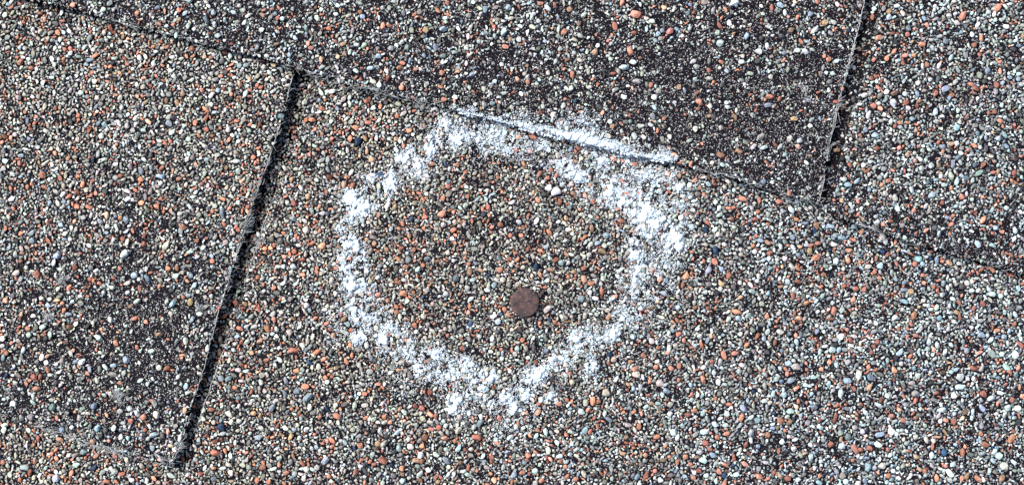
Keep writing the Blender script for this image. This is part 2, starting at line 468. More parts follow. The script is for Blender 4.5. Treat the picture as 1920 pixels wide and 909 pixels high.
# ------------------------------------------------------------------ granules
def ico(sub):
    t = (1 + 5 ** .5) / 2
    V = [(-1, t, 0), (1, t, 0), (-1, -t, 0), (1, -t, 0), (0, -1, t), (0, 1, t), (0, -1, -t), (0, 1, -t), (t, 0, -1), (t, 0, 1), (-t, 0, -1), (-t, 0, 1)]
    F = [(0, 11, 5), (0, 5, 1), (0, 1, 7), (0, 7, 10), (0, 10, 11), (1, 5, 9), (5, 11, 4), (11, 10, 2), (10, 7, 6), (7, 1, 8), (3, 9, 4), (3, 4, 2), (3, 2, 6), (3, 6, 8), (3, 8, 9),
         (4, 9, 5), (2, 4, 11), (6, 2, 10), (8, 6, 7), (9, 8, 1)]
    V = [np.array(p) / np.linalg.norm(p) for p in V]
    for _ in range(sub):
        cache = {}; G = []
        def mid(a, b):
            k = (min(a, b), max(a, b))
            if k not in cache:
                m = V[a] + V[b]; V.append(m / np.linalg.norm(m)); cache[k] = len(V) - 1
            return cache[k]
        for a, b, c in F:
            x, y, z = mid(a, b), mid(b, c), mid(c, a)
            G += [(a, x, z), (b, y, x), (c, z, y), (x, y, z)]
        F = G
    return np.array(V), np.array(F)


def crystal(sub, seed, planes=10):
    r = np.random.default_rng(seed)
    V, F = ico(sub)
    n = r.normal(size=(planes, 3)); n /= np.linalg.norm(n, axis=1)[:, None]
    n = np.concatenate([n, [[0, 0, 1.], [0, 0, -1.]]])
    dd = r.uniform(0.56, 1.0, len(n))
    g = (V @ n.T / dd).max(1)
    g = np.maximum(g, 0.55)
    Q = V / g[:, None]
    # tumble a little so edges differ, squash to a pebble
    Q *= np.array([1.0, r.uniform(0.58, 1.0), r.uniform(0.6, 0.8)])
    Q[:, :2] /= np.sqrt(np.abs(Q[:, 0]).max() * np.abs(Q[:, 1]).max())
    return Q, F


def chip(seed, npts, squash=(0.5, 0.72)):
    """crushed angular chip: convex hull of a few well separated points, flat on top"""
    import bmesh
    r = np.random.default_rng(seed)
    P = []
    while len(P) < npts:
        c = r.normal(size=3); c /= np.linalg.norm(c)
        if all(np.dot(c, p) < math.cos(2.1 / math.sqrt(npts)) for p in P): P.append(c)
    P = np.array(P) * r.uniform(0.82, 1.0, (npts, 1))
    P[:, 2] = np.clip(P[:, 2], -0.9, r.uniform(0.62, 0.85)) * 1.1
    P *= np.array([1.0, r.uniform(0.5, 0.98), r.uniform(*squash) * 1.15])
    P[:, :2] *= 0.95 / np.sqrt(np.abs(P[:, 0]).max() * np.abs(P[:, 1]).max())
    bm = bmesh.new()
    for p in P: bm.verts.new(p)
    bmesh.ops.convex_hull(bm, input=bm.verts)
    bmesh.ops.delete(bm, geom=[q for q in bm.verts if not q.link_faces], context='VERTS')
    bmesh.ops.triangulate(bm, faces=bm.faces)
    bmesh.ops.recalc_face_normals(bm, faces=bm.faces)
    bm.verts.index_update()
    V = np.array([q.co[:] for q in bm.verts]); F = np.array([[q.index for q in f.verts] for f in bm.faces]); bm.free()
    return V, F


BIG = [chip(100 + i, 17) for i in range(36)]
SMALL = [chip(300 + i, 10) for i in range(24)]
pyr_f = np.array([(0, 1, 4), (1, 2, 4), (2, 3, 4), (3, 0, 4)])
SPECK = []
for i in range(10):
    a = np.sort(rng.uniform(0, 2 * math.pi, 4) * 0.25 + np.arange(4) * math.pi / 2)
    q = np.stack([np.cos(a) * rng.uniform(.7, 1.1, 4), np.sin(a) * rng.uniform(.7, 1.1, 4), np.full(4, -0.3)], 1)
    SPECK.append((np.concatenate([q, [[rng.uniform(-.4, .4), rng.uniform(-.4, .4), 0.75]]]), pyr_f))


def scatter_mesh(items, shapes):
    """items: (n,6) u,v,z,r,angle,shape -> verts (in grid units, already metres), faces, item index per vert"""
    Vs, Fs, Is = [], [], []; off = 0
    items = np.asarray(items)
    for k, (Q, F) in enumerate(shapes):
        sel = np.nonzero(items[:, 5].astype(int) == k)[0]
        if not len(sel): continue
        it = items[sel]
        ca, sa = np.cos(it[:, 4]), np.sin(it[:, 4])
        tx = it[:, 6] if it.shape[1] > 6 else 0 * ca          # tilt
        q = Q[None] * it[:, 3][:, None, None]
        z = q[..., 2] + q[..., 0] * tx[:, None]
        x = q[..., 0] * ca[:, None] - q[..., 1] * sa[:, None] + it[:, 0][:, None]
        y = q[..., 0] * sa[:, None] + q[..., 1] * ca[:, None] + it[:, 1][:, None]
        z = z + it[:, 2][:, None]
        X, Y, Z = W(x, y, z)
        Vs.append(np.stack([X, Y, Z], -1).reshape(-1, 3))
        n = len(Q)
        # v axis is flipped in W, so reverse winding
        Fs.append((F[None, :, ::-1] + (off + np.arange(len(sel)) * n)[:, None, None]).reshape(-1, 3))
        Is.append(np.repeat(sel, n)); off += n * len(sel)
    return np.concatenate(Vs), np.concatenate(Fs), np.concatenate(Is)


PALETTE = {
    'c': (0.485, 0.445, 0.40), 'g': (0.305, 0.31, 0.30), 'l': (0.495, 0.51, 0.49), 'w': (0.66, 0.72, 0.695), 'm': (0.54, 0.64, 0.635),
    'b': (0.29, 0.36, 0.43), 'o': (0.53, 0.235, 0.165), 'r': (0.33, 0.135, 0.10), 't': (0.42, 0.27, 0.18), 'k': (0.06, 0.06, 0.065), 'n': (0.028, 0.06, 0.125),
    'e': (0.205, 0.195, 0.19)}
KEYC = list(PALETTE)
PALA = np.array([PALETTE[k] for k in KEYC])
#               c    g    l    w    m    b    o    r    t    k    n    e
WARM = np.array([.20, .20, .21, .07, .02, .04, .14, .02, .035, .06, .004, .15])
COOL = np.array([.10, .17, .23, .12, .085, .08, .11, .03, .02, .06, .009, .13])
WARM /= WARM.sum(); COOL /= COOL.sum()

# hand-surveyed larger granules: (crop origin) then crop x, y, size, colour -- crops are enlarged three times
SURVEY = {
 (0, 0): "65 40 30 o;225 75 28 o;350 118 25 o;410 30 35 o;325 185 38 o;625 160 42 o;640 185 26 o;510 178 22 o;365 280 30 o;395 275 30 o;420 282 24 o;115 350 42 o;95 325 26 o;535 315 38 o;620 375 32 o;715 362 28 o;808 440 28 o;940 265 36 o;1080 275 38 r;1185 325 28 o;1240 430 30 o;1350 475 34 o;860 265 28 o;1225 235 20 o;975 140 28 o;140 630 28 o;440 650 34 o;320 700 25 o;170 725 25 r;585 632 22 o;1100 690 38 o;1160 728 34 o;1120 765 30 o;1240 720 25 o;1165 625 28 o;770 540 28 t;800 540 26 o;995 580 34 t;1300 530 30 o;1425 885 32 o;1560 830 28 r;1810 610 38 o;1770 730 30 o;1850 160 36 o;1475 85 34 t;1870 205 25 o;1750 270 32 o;1805 335 30 o;1690 885 28 o;1555 250 28 t;1900 320 30 o;930 810 30 o;580 55 38 w;1160 110 42 b;1785 105 38 w;1200 72 38 w;950 695 46 b;508 340 40 b;120 875 34 b;525 900 38 n;110 270 32 b;155 680 32 b;805 735 34 m;1225 510 32 b;1555 300 32 c;1380 530 42 m;270 220 30 c;445 165 30 l;1720 160 36 b;1660 215 34 l;1625 310 30 b;580 95 0 w",
 (640, 0): "80 720 40 o;150 690 34 o;380 735 36 o;315 655 32 o;95 795 50 n;218 600 32 o;405 625 26 o;350 820 32 o;140 570 32 o;150 275 26 o;275 150 36 r;475 170 44 t;395 170 38 c;575 165 44 b;345 355 32 o;530 268 40 b;208 320 42 b;165 385 40 b;415 80 30 o;420 390 30 o;105 70 30 o;598 85 26 o;735 210 26 o;923 265 38 o;810 55 42 b;940 45 40 b;915 180 44 m;800 190 32 m;955 105 32 c;1120 20 32 o;1200 30 30 o;1285 55 36 t;1655 80 60 o;1580 15 40 o;1255 180 44 o;1540 150 44 o;1815 45 34 o;1848 178 44 o;1425 295 40 t;1625 290 48 o;1590 380 46 m;1640 350 38 b;1310 225 36 c;1665 460 44 c;1300 420 38 o;735 420 34 b;1165 410 34 c;940 400 20 o;990 445 30 o;1290 500 36 l;560 490 30 o;700 505 24 l;800 500 34 l;635 570 26 t;1100 470 30 l;1395 490 36 l;1740 480 36 o;1785 515 42 c;1900 490 36 t;1590 545 38 l;1525 605 24 o;1640 500 26 o;1500 470 26 b;1805 785 38 g;1780 735 28 o;1620 645 26 o;1525 710 34 t;1575 695 26 o;1175 20 0 w;1080 770 42 o;1060 850 32 o;985 845 26 o;1250 595 36 l;1180 570 36 l;920 745 36 m;120 95 34 b;1845 730 24 l;1690 415 34 c;655 405 26 o",
 (1280, 0): "290 20 44 w;550 30 40 b;500 45 36 o;60 70 26 o;30 75 34 b;240 55 30 o;120 15 40 c;870 25 30 c;890 35 24 o;800 130 40 t;720 80 38 b;610 170 40 t;360 205 40 b;210 245 46 m;665 235 34 o;700 235 30 b;690 290 40 m;745 215 24 o;865 345 36 m;790 380 30 w;220 350 32 o;425 290 44 l;330 350 38 l;80 525 32 o;490 545 42 o;92 575 44 o;480 592 40 b;625 670 40 t;295 660 36 t;440 770 44 g;600 780 44 l;520 815 32 o;550 825 36 l;650 825 36 o;212 872 44 o;460 830 36 m;215 720 34 c;125 770 28 m;110 810 24 o;575 870 30 m;725 675 32 m;410 620 26 o;1100 215 42 o;1120 215 30 c;1265 195 32 o;1270 160 38 b;1160 100 40 b;1205 35 34 w;1575 90 50 o;1770 45 48 o;1720 70 34 c;1480 235 38 b;1345 250 40 o;1640 255 38 o;1680 215 36 o;1075 338 30 o;1150 330 38 o;1375 365 36 o;1785 350 30 o;1785 400 34 o;1715 400 40 b;1670 425 40 g;1625 475 38 r;1765 480 42 r;1800 470 32 b;1480 500 46 b;1425 525 38 r;1190 525 38 t;1075 595 40 r;1110 610 34 o;1330 570 34 o;1515 535 34 o;1420 630 42 m;1240 635 26 o;1755 630 32 o;1785 680 36 o;1195 710 34 r;1290 670 36 b;1540 720 42 b;1030 730 34 b;1080 760 42 b;1095 835 34 r;1265 870 34 t;1640 820 38 o;1465 850 30 o;1550 885 36 b;1810 760 38 b;1660 755 34 b;1250 530 34 m;1320 530 32 b;1185 580 44 w;990 275 38 t;900 608 30 t;1600 35 26 l;1820 150 36 m",
 (0, 303): "240 75 50 o;155 145 32 o;250 145 34 o;60 152 32 o;465 128 36 o;520 108 28 o;485 158 36 c;510 190 32 o;390 195 34 o;760 160 32 o;840 210 28 o;430 250 38 o;410 240 26 o;905 85 44 b;795 55 40 b;880 255 36 o;920 280 26 o;960 275 26 o;1095 150 28 o;1135 125 28 r;1195 280 30 o;1290 265 28 o;1250 210 34 o;1340 55 40 w;1300 75 24 o;1255 70 22 o;600 300 36 t;675 318 32 o;710 325 40 b;420 335 30 o;340 355 34 b;270 348 30 o;118 340 34 b;220 360 26 o;1030 370 40 o;1015 390 38 l;810 418 30 r;935 470 50 c;1270 455 42 c;1250 285 44 b;715 455 38 c;180 400 34 b;270 445 38 o;180 445 38 b;120 490 36 c;700 520 52 m;420 595 38 r;210 635 50 r;945 598 38 o;755 640 44 b;830 660 44 b;990 640 44 m;1195 560 32 o;850 625 28 o;525 670 26 o;785 715 36 o;895 700 30 o;490 758 26 o;320 780 30 t;350 795 28 o;1030 762 30 o;1070 790 42 t;970 800 42 b;770 785 38 l;385 858 34 b;1080 885 38 b;755 882 32 o;820 900 34 o;1420 420 28 r;1655 235 40 r;1655 270 28 r;1795 255 28 o;1835 170 30 o;1650 322 40 b;1720 385 44 c;1490 490 32 o;1520 485 30 o;1810 475 44 o;1630 520 28 o;1700 550 30 r;1650 590 44 b;1700 635 32 o;1540 710 32 r;1455 835 28 o;1540 885 36 o;1480 690 24 o;1605 358 26 r;320 530 44 b;30 780 38 o;115 560 28 o;1120 855 38 l;1075 640 30 b;580 730 0 b",
 (640, 303): "15 130 40 t;60 140 42 o;110 25 36 g;480 80 34 o;415 25 30 c;600 140 34 r;605 182 44 c;570 205 36 o;700 60 32 o;1115 70 40 o;1025 12 30 o;880 90 28 o;825 258 40 o;800 295 38 n;565 296 48 o;630 285 28 o;395 325 34 n;345 350 34 o;215 72 38 n;1130 22 34 n;1105 215 34 o;1230 225 38 o;1205 205 26 o;1305 180 34 t;1370 190 28 o;1415 225 36 o;960 230 34 w;750 260 38 c;630 385 38 o;1000 340 38 m;1100 335 40 m;735 335 28 o;895 355 38 o;845 370 26 o;1265 320 34 t;1410 375 38 t;1370 422 30 o;950 415 32 o;1010 415 32 o;1050 305 28 o;1575 335 40 r;180 425 38 c;185 460 34 t;340 485 28 o;255 495 34 t;325 425 34 g;280 378 32 b;485 545 38 b;378 550 44 b;430 605 36 m;505 365 26 o;580 548 22 o;640 455 24 o;695 545 28 o;890 545 36 b;990 550 36 o;950 545 30 o;1050 490 34 r;1150 480 30 b;1210 550 38 r;1235 570 38 b;1265 520 34 t;1095 590 44 n;1040 565 26 t;1175 608 36 t;892 608 40 o;720 618 42 t;365 590 32 t;645 655 44 b;740 665 34 b;860 695 40 b;760 655 28 o;1115 630 34 t;1155 670 38 m;1305 620 34 t;1365 660 42 t;1405 685 36 o;1470 505 44 t;1520 512 28 o;1490 415 42 b;1520 305 36 c;1465 730 38 o;1350 770 48 b;1430 768 38 l;350 742 48 o;405 735 30 o;310 660 22 o;475 725 30 c;730 770 38 m;800 768 28 o;890 775 26 o;665 745 26 t;260 780 32 t;15 885 40 t;940 860 28 o;900 860 30 n;1160 830 48 c;1170 890 30 n;1790 660 38 o;1835 65 36 o;1845 170 26 o;1650 700 34 o;1640 745 34 o;1745 820 34 t;1645 800 24 o;1815 740 40 b;1895 820 34 b;1120 880 0 c;300 255 34 t;210 300 30 t;700 250 40 l",
 (1280, 303): "70 105 32 o;15 295 36 o;340 210 42 o;430 218 34 o;545 225 44 o;610 270 44 m;205 262 34 w;210 300 40 m;258 262 30 o;275 325 34 o;410 325 36 o;315 300 26 o;140 345 36 o;130 385 42 n;50 365 44 b;370 350 26 n;750 360 46 o;742 388 36 n;640 325 28 o;695 345 32 b;830 365 42 b;895 430 42 b;620 425 36 b;985 300 30 o;1005 265 26 w;1118 130 30 o;1080 210 30 r;895 220 32 t;985 222 28 o;1140 180 38 c;1195 205 42 c;930 130 42 b;980 110 42 b;1210 265 38 w;1300 278 34 o;1510 150 28 o;1570 200 38 o;1460 232 32 o;1690 15 40 o;1520 15 40 b;1540 115 44 m;1665 65 44 m;1510 78 44 c;1400 190 42 b;1490 315 30 b;1690 325 44 o;1760 370 38 b;1795 395 32 o;1390 340 38 c;1370 385 32 o;1660 465 44 b;1870 385 38 m;1125 420 54 c;1140 450 38 m;1180 425 26 o;180 565 42 o;120 560 28 o;185 500 46 n;145 610 44 b;220 605 36 b;260 640 42 o;20 640 48 o;490 515 36 r;478 455 38 t;550 475 34 m;595 470 26 o;660 480 28 o;720 470 34 o;760 460 34 o;750 540 50 o;715 505 44 t;850 465 36 w;860 560 46 m;930 555 38 o;935 500 38 r;1045 590 38 c;1080 620 28 o;1110 585 44 m;990 530 30 b;1150 525 34 o;1125 505 36 n;1325 548 46 b;1430 555 38 b;1305 575 36 o;1350 575 34 b;1320 490 28 o;1500 570 38 t;1530 555 28 l;1680 605 32 o;1740 605 42 o;1850 635 36 r;1800 520 30 t;405 505 34 w;590 675 38 m;390 730 44 m;240 780 30 m;70 820 30 o;305 845 48 o;310 880 32 b;620 755 40 o;655 775 26 o;695 795 34 o;655 880 36 o;630 850 26 o;785 755 32 m;975 715 38 o;1020 720 34 o;960 775 34 o;850 840 44 o;835 885 30 o;1285 730 42 t;1245 720 36 b;1245 785 42 b;1300 865 46 o;1410 705 30 o;1460 750 40 g;1430 820 38 l;1740 745 42 m;1190 880 40 m;1560 875 30 o;1640 820 34 o;1690 800 40 r;900 880 30 b;480 740 30 b;500 570 28 b;125 735 34 w;435 860 24 c",
 (0, 606): "155 30 34 o;65 110 26 o;15 155 26 o;35 165 34 o;240 20 38 m;280 60 38 m;130 150 38 m;235 190 38 w;350 212 42 c;460 215 44 w;505 258 36 b;490 280 34 o;555 80 44 m;650 110 36 o;770 135 30 o;635 285 46 c;675 335 26 o;710 205 46 b;640 235 36 b;935 255 42 o;970 260 26 o;1025 178 26 o;850 155 38 m;265 185 32 t;190 300 42 r;205 365 42 o;130 245 24 o;225 300 34 r;1000 300 32 w;790 320 34 l;75 450 42 w;185 445 32 m;295 470 44 b;175 525 44 l;120 530 40 g;528 465 44 b;445 530 42 l;560 400 24 o;320 530 30 o;295 540 26 r;730 478 36 w;770 505 40 l;880 510 50 c;870 450 42 c;808 525 42 o;850 435 28 o;1045 355 36 b;1000 435 26 o;1040 488 38 t;550 588 44 b;865 625 42 m;858 700 36 b;680 640 34 w;785 575 26 o;945 610 34 o;815 598 28 o;960 688 28 t;765 685 24 r;610 660 24 o;335 650 40 t;315 710 30 o;645 745 38 r;470 720 44 b;160 600 34 w;150 635 30 o;215 645 34 r;185 685 32 t;20 600 40 w;25 570 38 w;140 810 48 m;15 780 34 o;170 840 38 o;430 795 42 m;540 745 34 o;530 810 42 n;315 870 46 b;400 840 38 o;395 865 30 r;600 890 42 o;655 890 28 o;645 830 42 m;685 845 34 o;965 855 44 w;865 870 34 o;890 890 34 c;1030 760 32 r;1115 655 30 b;1180 310 34 b;1350 30 38 o;1505 30 42 o;1430 18 36 l;1500 205 38 o;1575 205 38 w;1580 170 26 o;1650 155 52 o;1785 160 44 o;1665 265 38 o;1820 200 34 o;1740 220 34 n;1830 305 32 o;1875 70 38 t;1630 50 40 c;1320 360 36 o;1190 485 36 o;1245 580 50 n;1255 620 34 m;1210 662 34 o;1250 655 28 r;1210 725 50 r;1325 670 30 w;1265 715 28 o;1400 810 36 l;1475 810 38 o;1480 785 30 o;1130 845 34 r;1570 795 32 o;1610 840 34 o;1510 890 34 o;1635 635 38 t;1685 645 34 m;1730 415 54 b;1670 380 42 b;1640 480 28 o;1720 355 44 o;1800 525 32 o;1895 520 42 o;1840 480 34 n;1530 475 44 b;1425 505 40 t;1455 640 44 b;1290 510 42 l;1300 555 36 l;1560 580 26 o;1870 660 42 o;1850 860 30 o;1815 675 26 o;1830 770 50 b;1785 810 38 l;1725 820 40 c;1445 880 36 o;1245 310 44 b;1285 310 40 b;1475 290 42 c;1415 165 34 t",
 (640, 606): "50 120 34 o;60 180 28 o;30 215 40 o;55 40 36 o;130 395 34 o;232 358 26 o;500 385 40 r;455 475 40 o;500 510 38 o;530 520 34 r;355 545 26 o;550 585 38 r;505 595 34 o;470 640 46 o;455 690 34 o;585 645 34 o;640 660 28 o;760 640 48 r;830 645 26 o;740 530 26 o;1105 500 38 t;1040 505 28 o;1225 450 38 o;1270 430 32 o;1415 435 48 o;1445 438 34 o;1375 445 44 c;1490 388 52 c;1350 495 44 m;1440 580 26 o;1400 605 36 o;1370 600 42 b;1150 610 38 m;1060 628 28 o;875 672 28 o;950 640 40 m;1085 660 0 b;660 600 46 c;460 535 44 c;590 575 34 w;110 555 32 c;245 555 34 c;105 685 40 o;205 675 40 t;235 770 48 r;160 775 32 o;185 790 28 o;340 815 38 o;420 770 40 t;455 775 34 o;110 770 30 o;325 700 44 b;240 675 44 c;390 690 44 c;445 740 44 w;590 770 48 b;660 700 44 b;690 830 36 w;715 810 34 o;860 880 40 o;840 845 26 o;560 865 28 o;135 900 36 o;160 270 44 g;590 710 34 l;1165 715 44 c;1095 725 30 o;1045 768 30 o;1235 775 30 o;1290 610 36 g;1505 225 28 o;1700 180 38 o;1745 100 44 c;1835 165 30 o;1625 215 32 o;1650 255 36 o;1770 245 32 o;1855 250 38 o;1895 60 34 o;1845 140 42 l;1640 75 44 b;1660 285 52 c;1790 335 48 c;1735 325 28 o;1745 450 30 t;1830 380 40 b;1850 455 38 c;1675 580 36 r;1635 300 0 c;1870 610 50 m;1710 740 30 o;1585 730 38 t;1715 850 48 r;1765 830 30 o;1320 875 34 o;1270 860 34 o;1230 745 38 m;1090 830 40 m;970 850 44 b;1030 780 36 b;1365 845 40 c;1795 880 38 m;1665 860 40 b;1890 780 32 o;1495 705 24 o;1825 685 28 t;705 440 0 o;780 560 44 b;1600 640 30 t",
 (1280, 606): "232 178 48 o;520 110 38 o;160 70 30 o;360 120 34 o;420 70 38 r;460 85 38 b;140 98 34 b;550 45 44 c;640 105 38 m;890 75 46 m;840 150 44 m;880 150 38 b;945 95 36 r;1095 105 34 r;1075 130 32 r;1220 165 44 b;1280 185 32 o;1060 165 28 r;1215 30 30 r;635 245 52 c;595 225 44 b;530 310 42 m;608 322 44 b;780 258 32 o;930 220 42 w;1055 305 46 b;1085 262 34 o;1190 262 40 o;735 300 34 m;925 320 46 b;990 290 48 l;1050 360 40 t;640 365 38 o;460 350 38 c;495 350 30 t;455 380 28 t;570 400 42 m;510 395 36 m;690 345 32 m;750 360 24 o;115 315 40 o;200 330 38 w;50 400 28 o;45 345 32 b;165 215 30 r;65 490 34 o;115 505 38 m;230 435 38 c;90 465 36 c;260 455 34 o;340 475 44 b;330 530 42 o;550 545 48 o;600 555 38 t;605 495 44 m;420 545 42 b;185 565 42 m;240 572 34 w;320 575 36 m;120 610 46 m;385 615 44 m;475 470 32 l;740 470 36 b;865 460 34 o;860 520 34 o;855 545 34 r;890 395 46 m;1030 500 38 m;1015 570 28 m;1310 395 56 c;1240 345 38 c;1325 295 42 w;1105 460 38 w;1115 430 30 r;1150 405 36 w;1240 545 36 o;1310 530 30 o;1455 485 42 m;1450 550 34 m;1480 545 34 r;1525 550 42 r;1525 405 42 c;1560 355 50 m;1690 395 44 r;1735 420 44 m;1685 475 44 b;1830 475 48 m;1885 480 44 c;1590 500 36 t;1430 390 28 r;1465 275 38 t;1560 300 52 l;1635 250 40 r;1680 258 38 w;1740 170 50 g;1770 40 34 o;1680 65 44 b;1665 165 32 o;1870 175 48 m;1900 120 42 r;1820 245 44 m;1840 270 32 o;1875 290 38 b;1810 75 38 b;1700 380 0 r;1910 410 30 o;1175 605 50 m;1110 625 48 b;1100 680 44 l;930 635 46 m;895 690 44 m;970 705 50 r;1050 700 38 r;1000 710 34 o;835 680 44 r;1155 710 28 o;1405 690 34 o;1575 725 44 r;1705 680 48 r;1850 645 48 o;1860 605 32 o;1470 725 44 n;1400 740 40 m;1480 800 28 o;1335 820 32 t;1375 815 26 r;1040 805 50 b;900 855 46 c;1120 800 44 c;1240 800 34 c;1360 830 34 o;1500 840 50 m;1430 870 44 o;1570 870 34 o;1660 870 44 o;1780 745 44 m;1745 770 36 b;1810 800 54 c;1865 780 38 m;1600 855 40 t;1795 870 44 t;560 665 38 m;170 740 44 b;115 770 46 m;15 750 38 o;80 750 36 t;355 680 34 r;370 730 26 r;290 755 38 r;350 790 42 o;240 795 34 o;45 790 34 r;205 830 38 o;95 830 36 r;15 860 34 b;60 865 34 o;430 860 46 o;590 870 42 r;555 800 26 o;545 855 30 t;540 715 34 r;480 625 34 r;195 640 34 r;130 670 42 r;235 895 40 o;650 880 36 m;720 750 44 m;665 740 36 c;625 705 38 c;300 850 38 m;1270 715 28 o;1310 640 40 l",
}
hand = []
for (ox, oy), s in SURVEY.items():
    for rec in s.split(';'):
        x, y, sz, c = rec.split()
        if int(sz) > 0:
            hand.append((ox + int(x) / 3, oy + int(y) / 3, int(sz) / 6 * 0.97, c))

occ = np.zeros(OWN.shape, bool)
own_l = OWN


def fits(a, b, r, tol):
    i, j = int(b - V0), int(a - U0)
    R = int(r + 1)
    if i - R < 0 or j - R < 0 or i + R >= occ.shape[0] or j + R >= occ.shape[1]: return False
    k = own_l[i, j]
    e = r * 0.62
    ie, je = int(e), int(e)
    for di, dj in ((ie, 0), (-ie, 0), (0, je), (0, -je)):
        if own_l[i + di, j + dj] != k: return False
    rr = max(1, int(round(r)))
    D = DISK[rr]
    return occ[i - rr:i + rr + 1, j - rr:j + rr + 1][D].mean() <= tol


def stamp(a, b, r):
    i, j = int(b - V0), int(a - U0)
    rr = max(1, int(round(r)))
    occ[i - rr:i + rr + 1, j - rr:j + rr + 1] |= DISK[rr]


DISK = {}
for rr in range(1, 40):
    y, x = np.mgrid[-rr:rr + 1, -rr:rr + 1]; DISK[rr] = (x * x + y * y) <= rr * rr + 0.5

NAIL = (984, 566, 27.5)
stamp(NAIL[0], NAIL[1], 26)
gran = []     # u, v, r, owner, colour idx
for a, b, r, c in hand:
    if fits(a, b, r * 0.8, 0.35):
        gran.append((a, b, r, own_l[int(b - V0), int(a - U0)], KEYC.index(c), 1)); stamp(a, b, r * 0.92)
n_hand = len(gran)

coolf = np.clip(0.25 + 0.5 * ((u - 1000) / 700) + 0.25 * ((v - 300) / 500), 0, 1)
coolf = np.where(nB, 0.6, coolf); coolf = np.where(nA, 0.15 + 0.4 * np.clip((v - 300) / 500, 0, 1), coolf)
coolf = np.clip(coolf + 0.5 * (vnoise(u, v, 80, 51) - 0.5), 0, 1)
inside = gauss(u, v, 930, 480, 260, 200)
coolf = coolf * (1 - 0.85 * inside)
orangey = vnoise(u, v, 22, 52)
# bare spots: small ragged islands with no granules; their share of an area is 'bare'
hn = 0.62 * vnoise(u, v, 5.0, 61) + 0.28 * vnoise(u, v, 9, 62) + 0.1 * vnoise(u, v, 27, 63)
hs = np.sort(hn.ravel()[::37]); hn = np.searchsorted(hs, hn.ravel()).reshape(hn.shape) / len(hs)
area = OWN.size
for (r0, r1, n, tol, bw) in ((4.6, 6.3, 4800, 0.06, 0.7), (3.5, 4.8, 24000, 0.10, 0.95), (2.4, 3.6, 150000, 0.14, 1.0), (1.5, 2.5, 330000, 0.18, 0.85)):
    A = rng.uniform(U0 + 8, U1 - 8, n); Bv = rng.uniform(V0 + 8, V1 - 8, n); R = rng.uniform(r0, r1, n)
    ii = (Bv - V0).astype(int); jj = (A - U0).astype(int)
    keep = (hn[ii, jj] > bare[ii, jj] * bw) & ~occ[ii, jj]
    pick = rng.random(n); cf = coolf[ii, jj]; og = orangey[ii, jj]
    for k in np.nonzero(keep)[0]:
        if occ[ii[k], jj[k]]: continue
        if fits(A[k], Bv[k], R[k], tol):
            w = WARM * (1 - cf[k]) + COOL * cf[k]
            w = w.copy(); w[6] *= 0.05 + 2.7 * og[k] ** 2.3
            ci = min(int(np.searchsorted(np.cumsum(w) / w.sum(), pick[k])), 11)
            gran.append((A[k], Bv[k], R[k], own_l[ii[k], jj[k]], ci, 0)); stamp(A[k], Bv[k], R[k] * 0.93)
G = np.array(gran, float)
print('granules', len(G), 'hand', n_hand)
gi, gj = (G[:, 1] - V0).astype(int), (G[:, 0] - U0).astype(int)
gz = course_z(COURSE[G[:, 3].astype(int)], G[:, 0], G[:, 1])
gzc = gz + G[:, 2] * rng.uniform(0.05, 0.42, len(G))
gang = rng.uniform(0, 2 * math.pi, len(G)); gtilt = rng.normal(0, 0.22, len(G))
gcol = PALA[G[:, 4].astype(int)] * rng.lognormal(0.02, 0.30, len(G))[:, None] * (1 + rng.normal(0, 0.05, (len(G), 3)))
cf = coolf[gi, gj][:, None]
gcol = gcol * ((1 - cf) * np.array([1.0, 1.0, 0.93]) + cf * np.array([0.92, 1.01, 1.05]))
grime = np.clip(vnoise(G[:, 0], G[:, 1], 38, 71) - 0.35, 0, 1)[:, None] * 0.5       # grime settled in patches
gcol = gcol * (1 - grime * rng.random((len(G), 1)))
gcol *= np.where((slotL | slotR)[gi, gj], 0.8, 1.0)[:, None]                        # granules inside the slots a little darker
dust = 0.26 * inside[gi, gj] * rng.random(len(G))        # brownish grime inside the ring
gcol = gcol * (1 - dust[:, None]) + dust[:, None] * np.array([0.16, 0.135, 0.105])
gcol = np.clip(gcol, 0.015, 0.85)

# the 300 that show largest are parts of their own
inframe = (G[:, 0] > 4) & (G[:, 0] < 1916) & (G[:, 1] > 4) & (G[:, 1] < 905)
order = np.argsort(-(G[:, 2] * inframe))
solo = np.zeros(len(G), bool); solo[order[:300]] = True
big_me = []
for k, (Q, F) in enumerate(BIG):
    me = bpy.data.meshes.new('granule'); me.from_pydata((Q * K).tolist(), [], F.tolist()); me.materials.append(M_STONE_OBJ)
    me.update(); big_me.append(me)
for k in np.nonzero(solo)[0]:
    o = bpy.data.objects.new('granule', big_me[rng.integers(len(BIG))])
    COL.objects.link(o); o.parent = SH[KEYS[int(G[k, 3])]]
    X, Y, Z = W(G[k, 0], G[k, 1], gzc[k])
    o.location = (X, Y, Z); s = G[k, 2]; o.scale = (s, s, s)
    o.rotation_euler = (rng.normal(0, .15), rng.normal(0, .15), gang[k])
    o.color = (*gcol[k], 1)

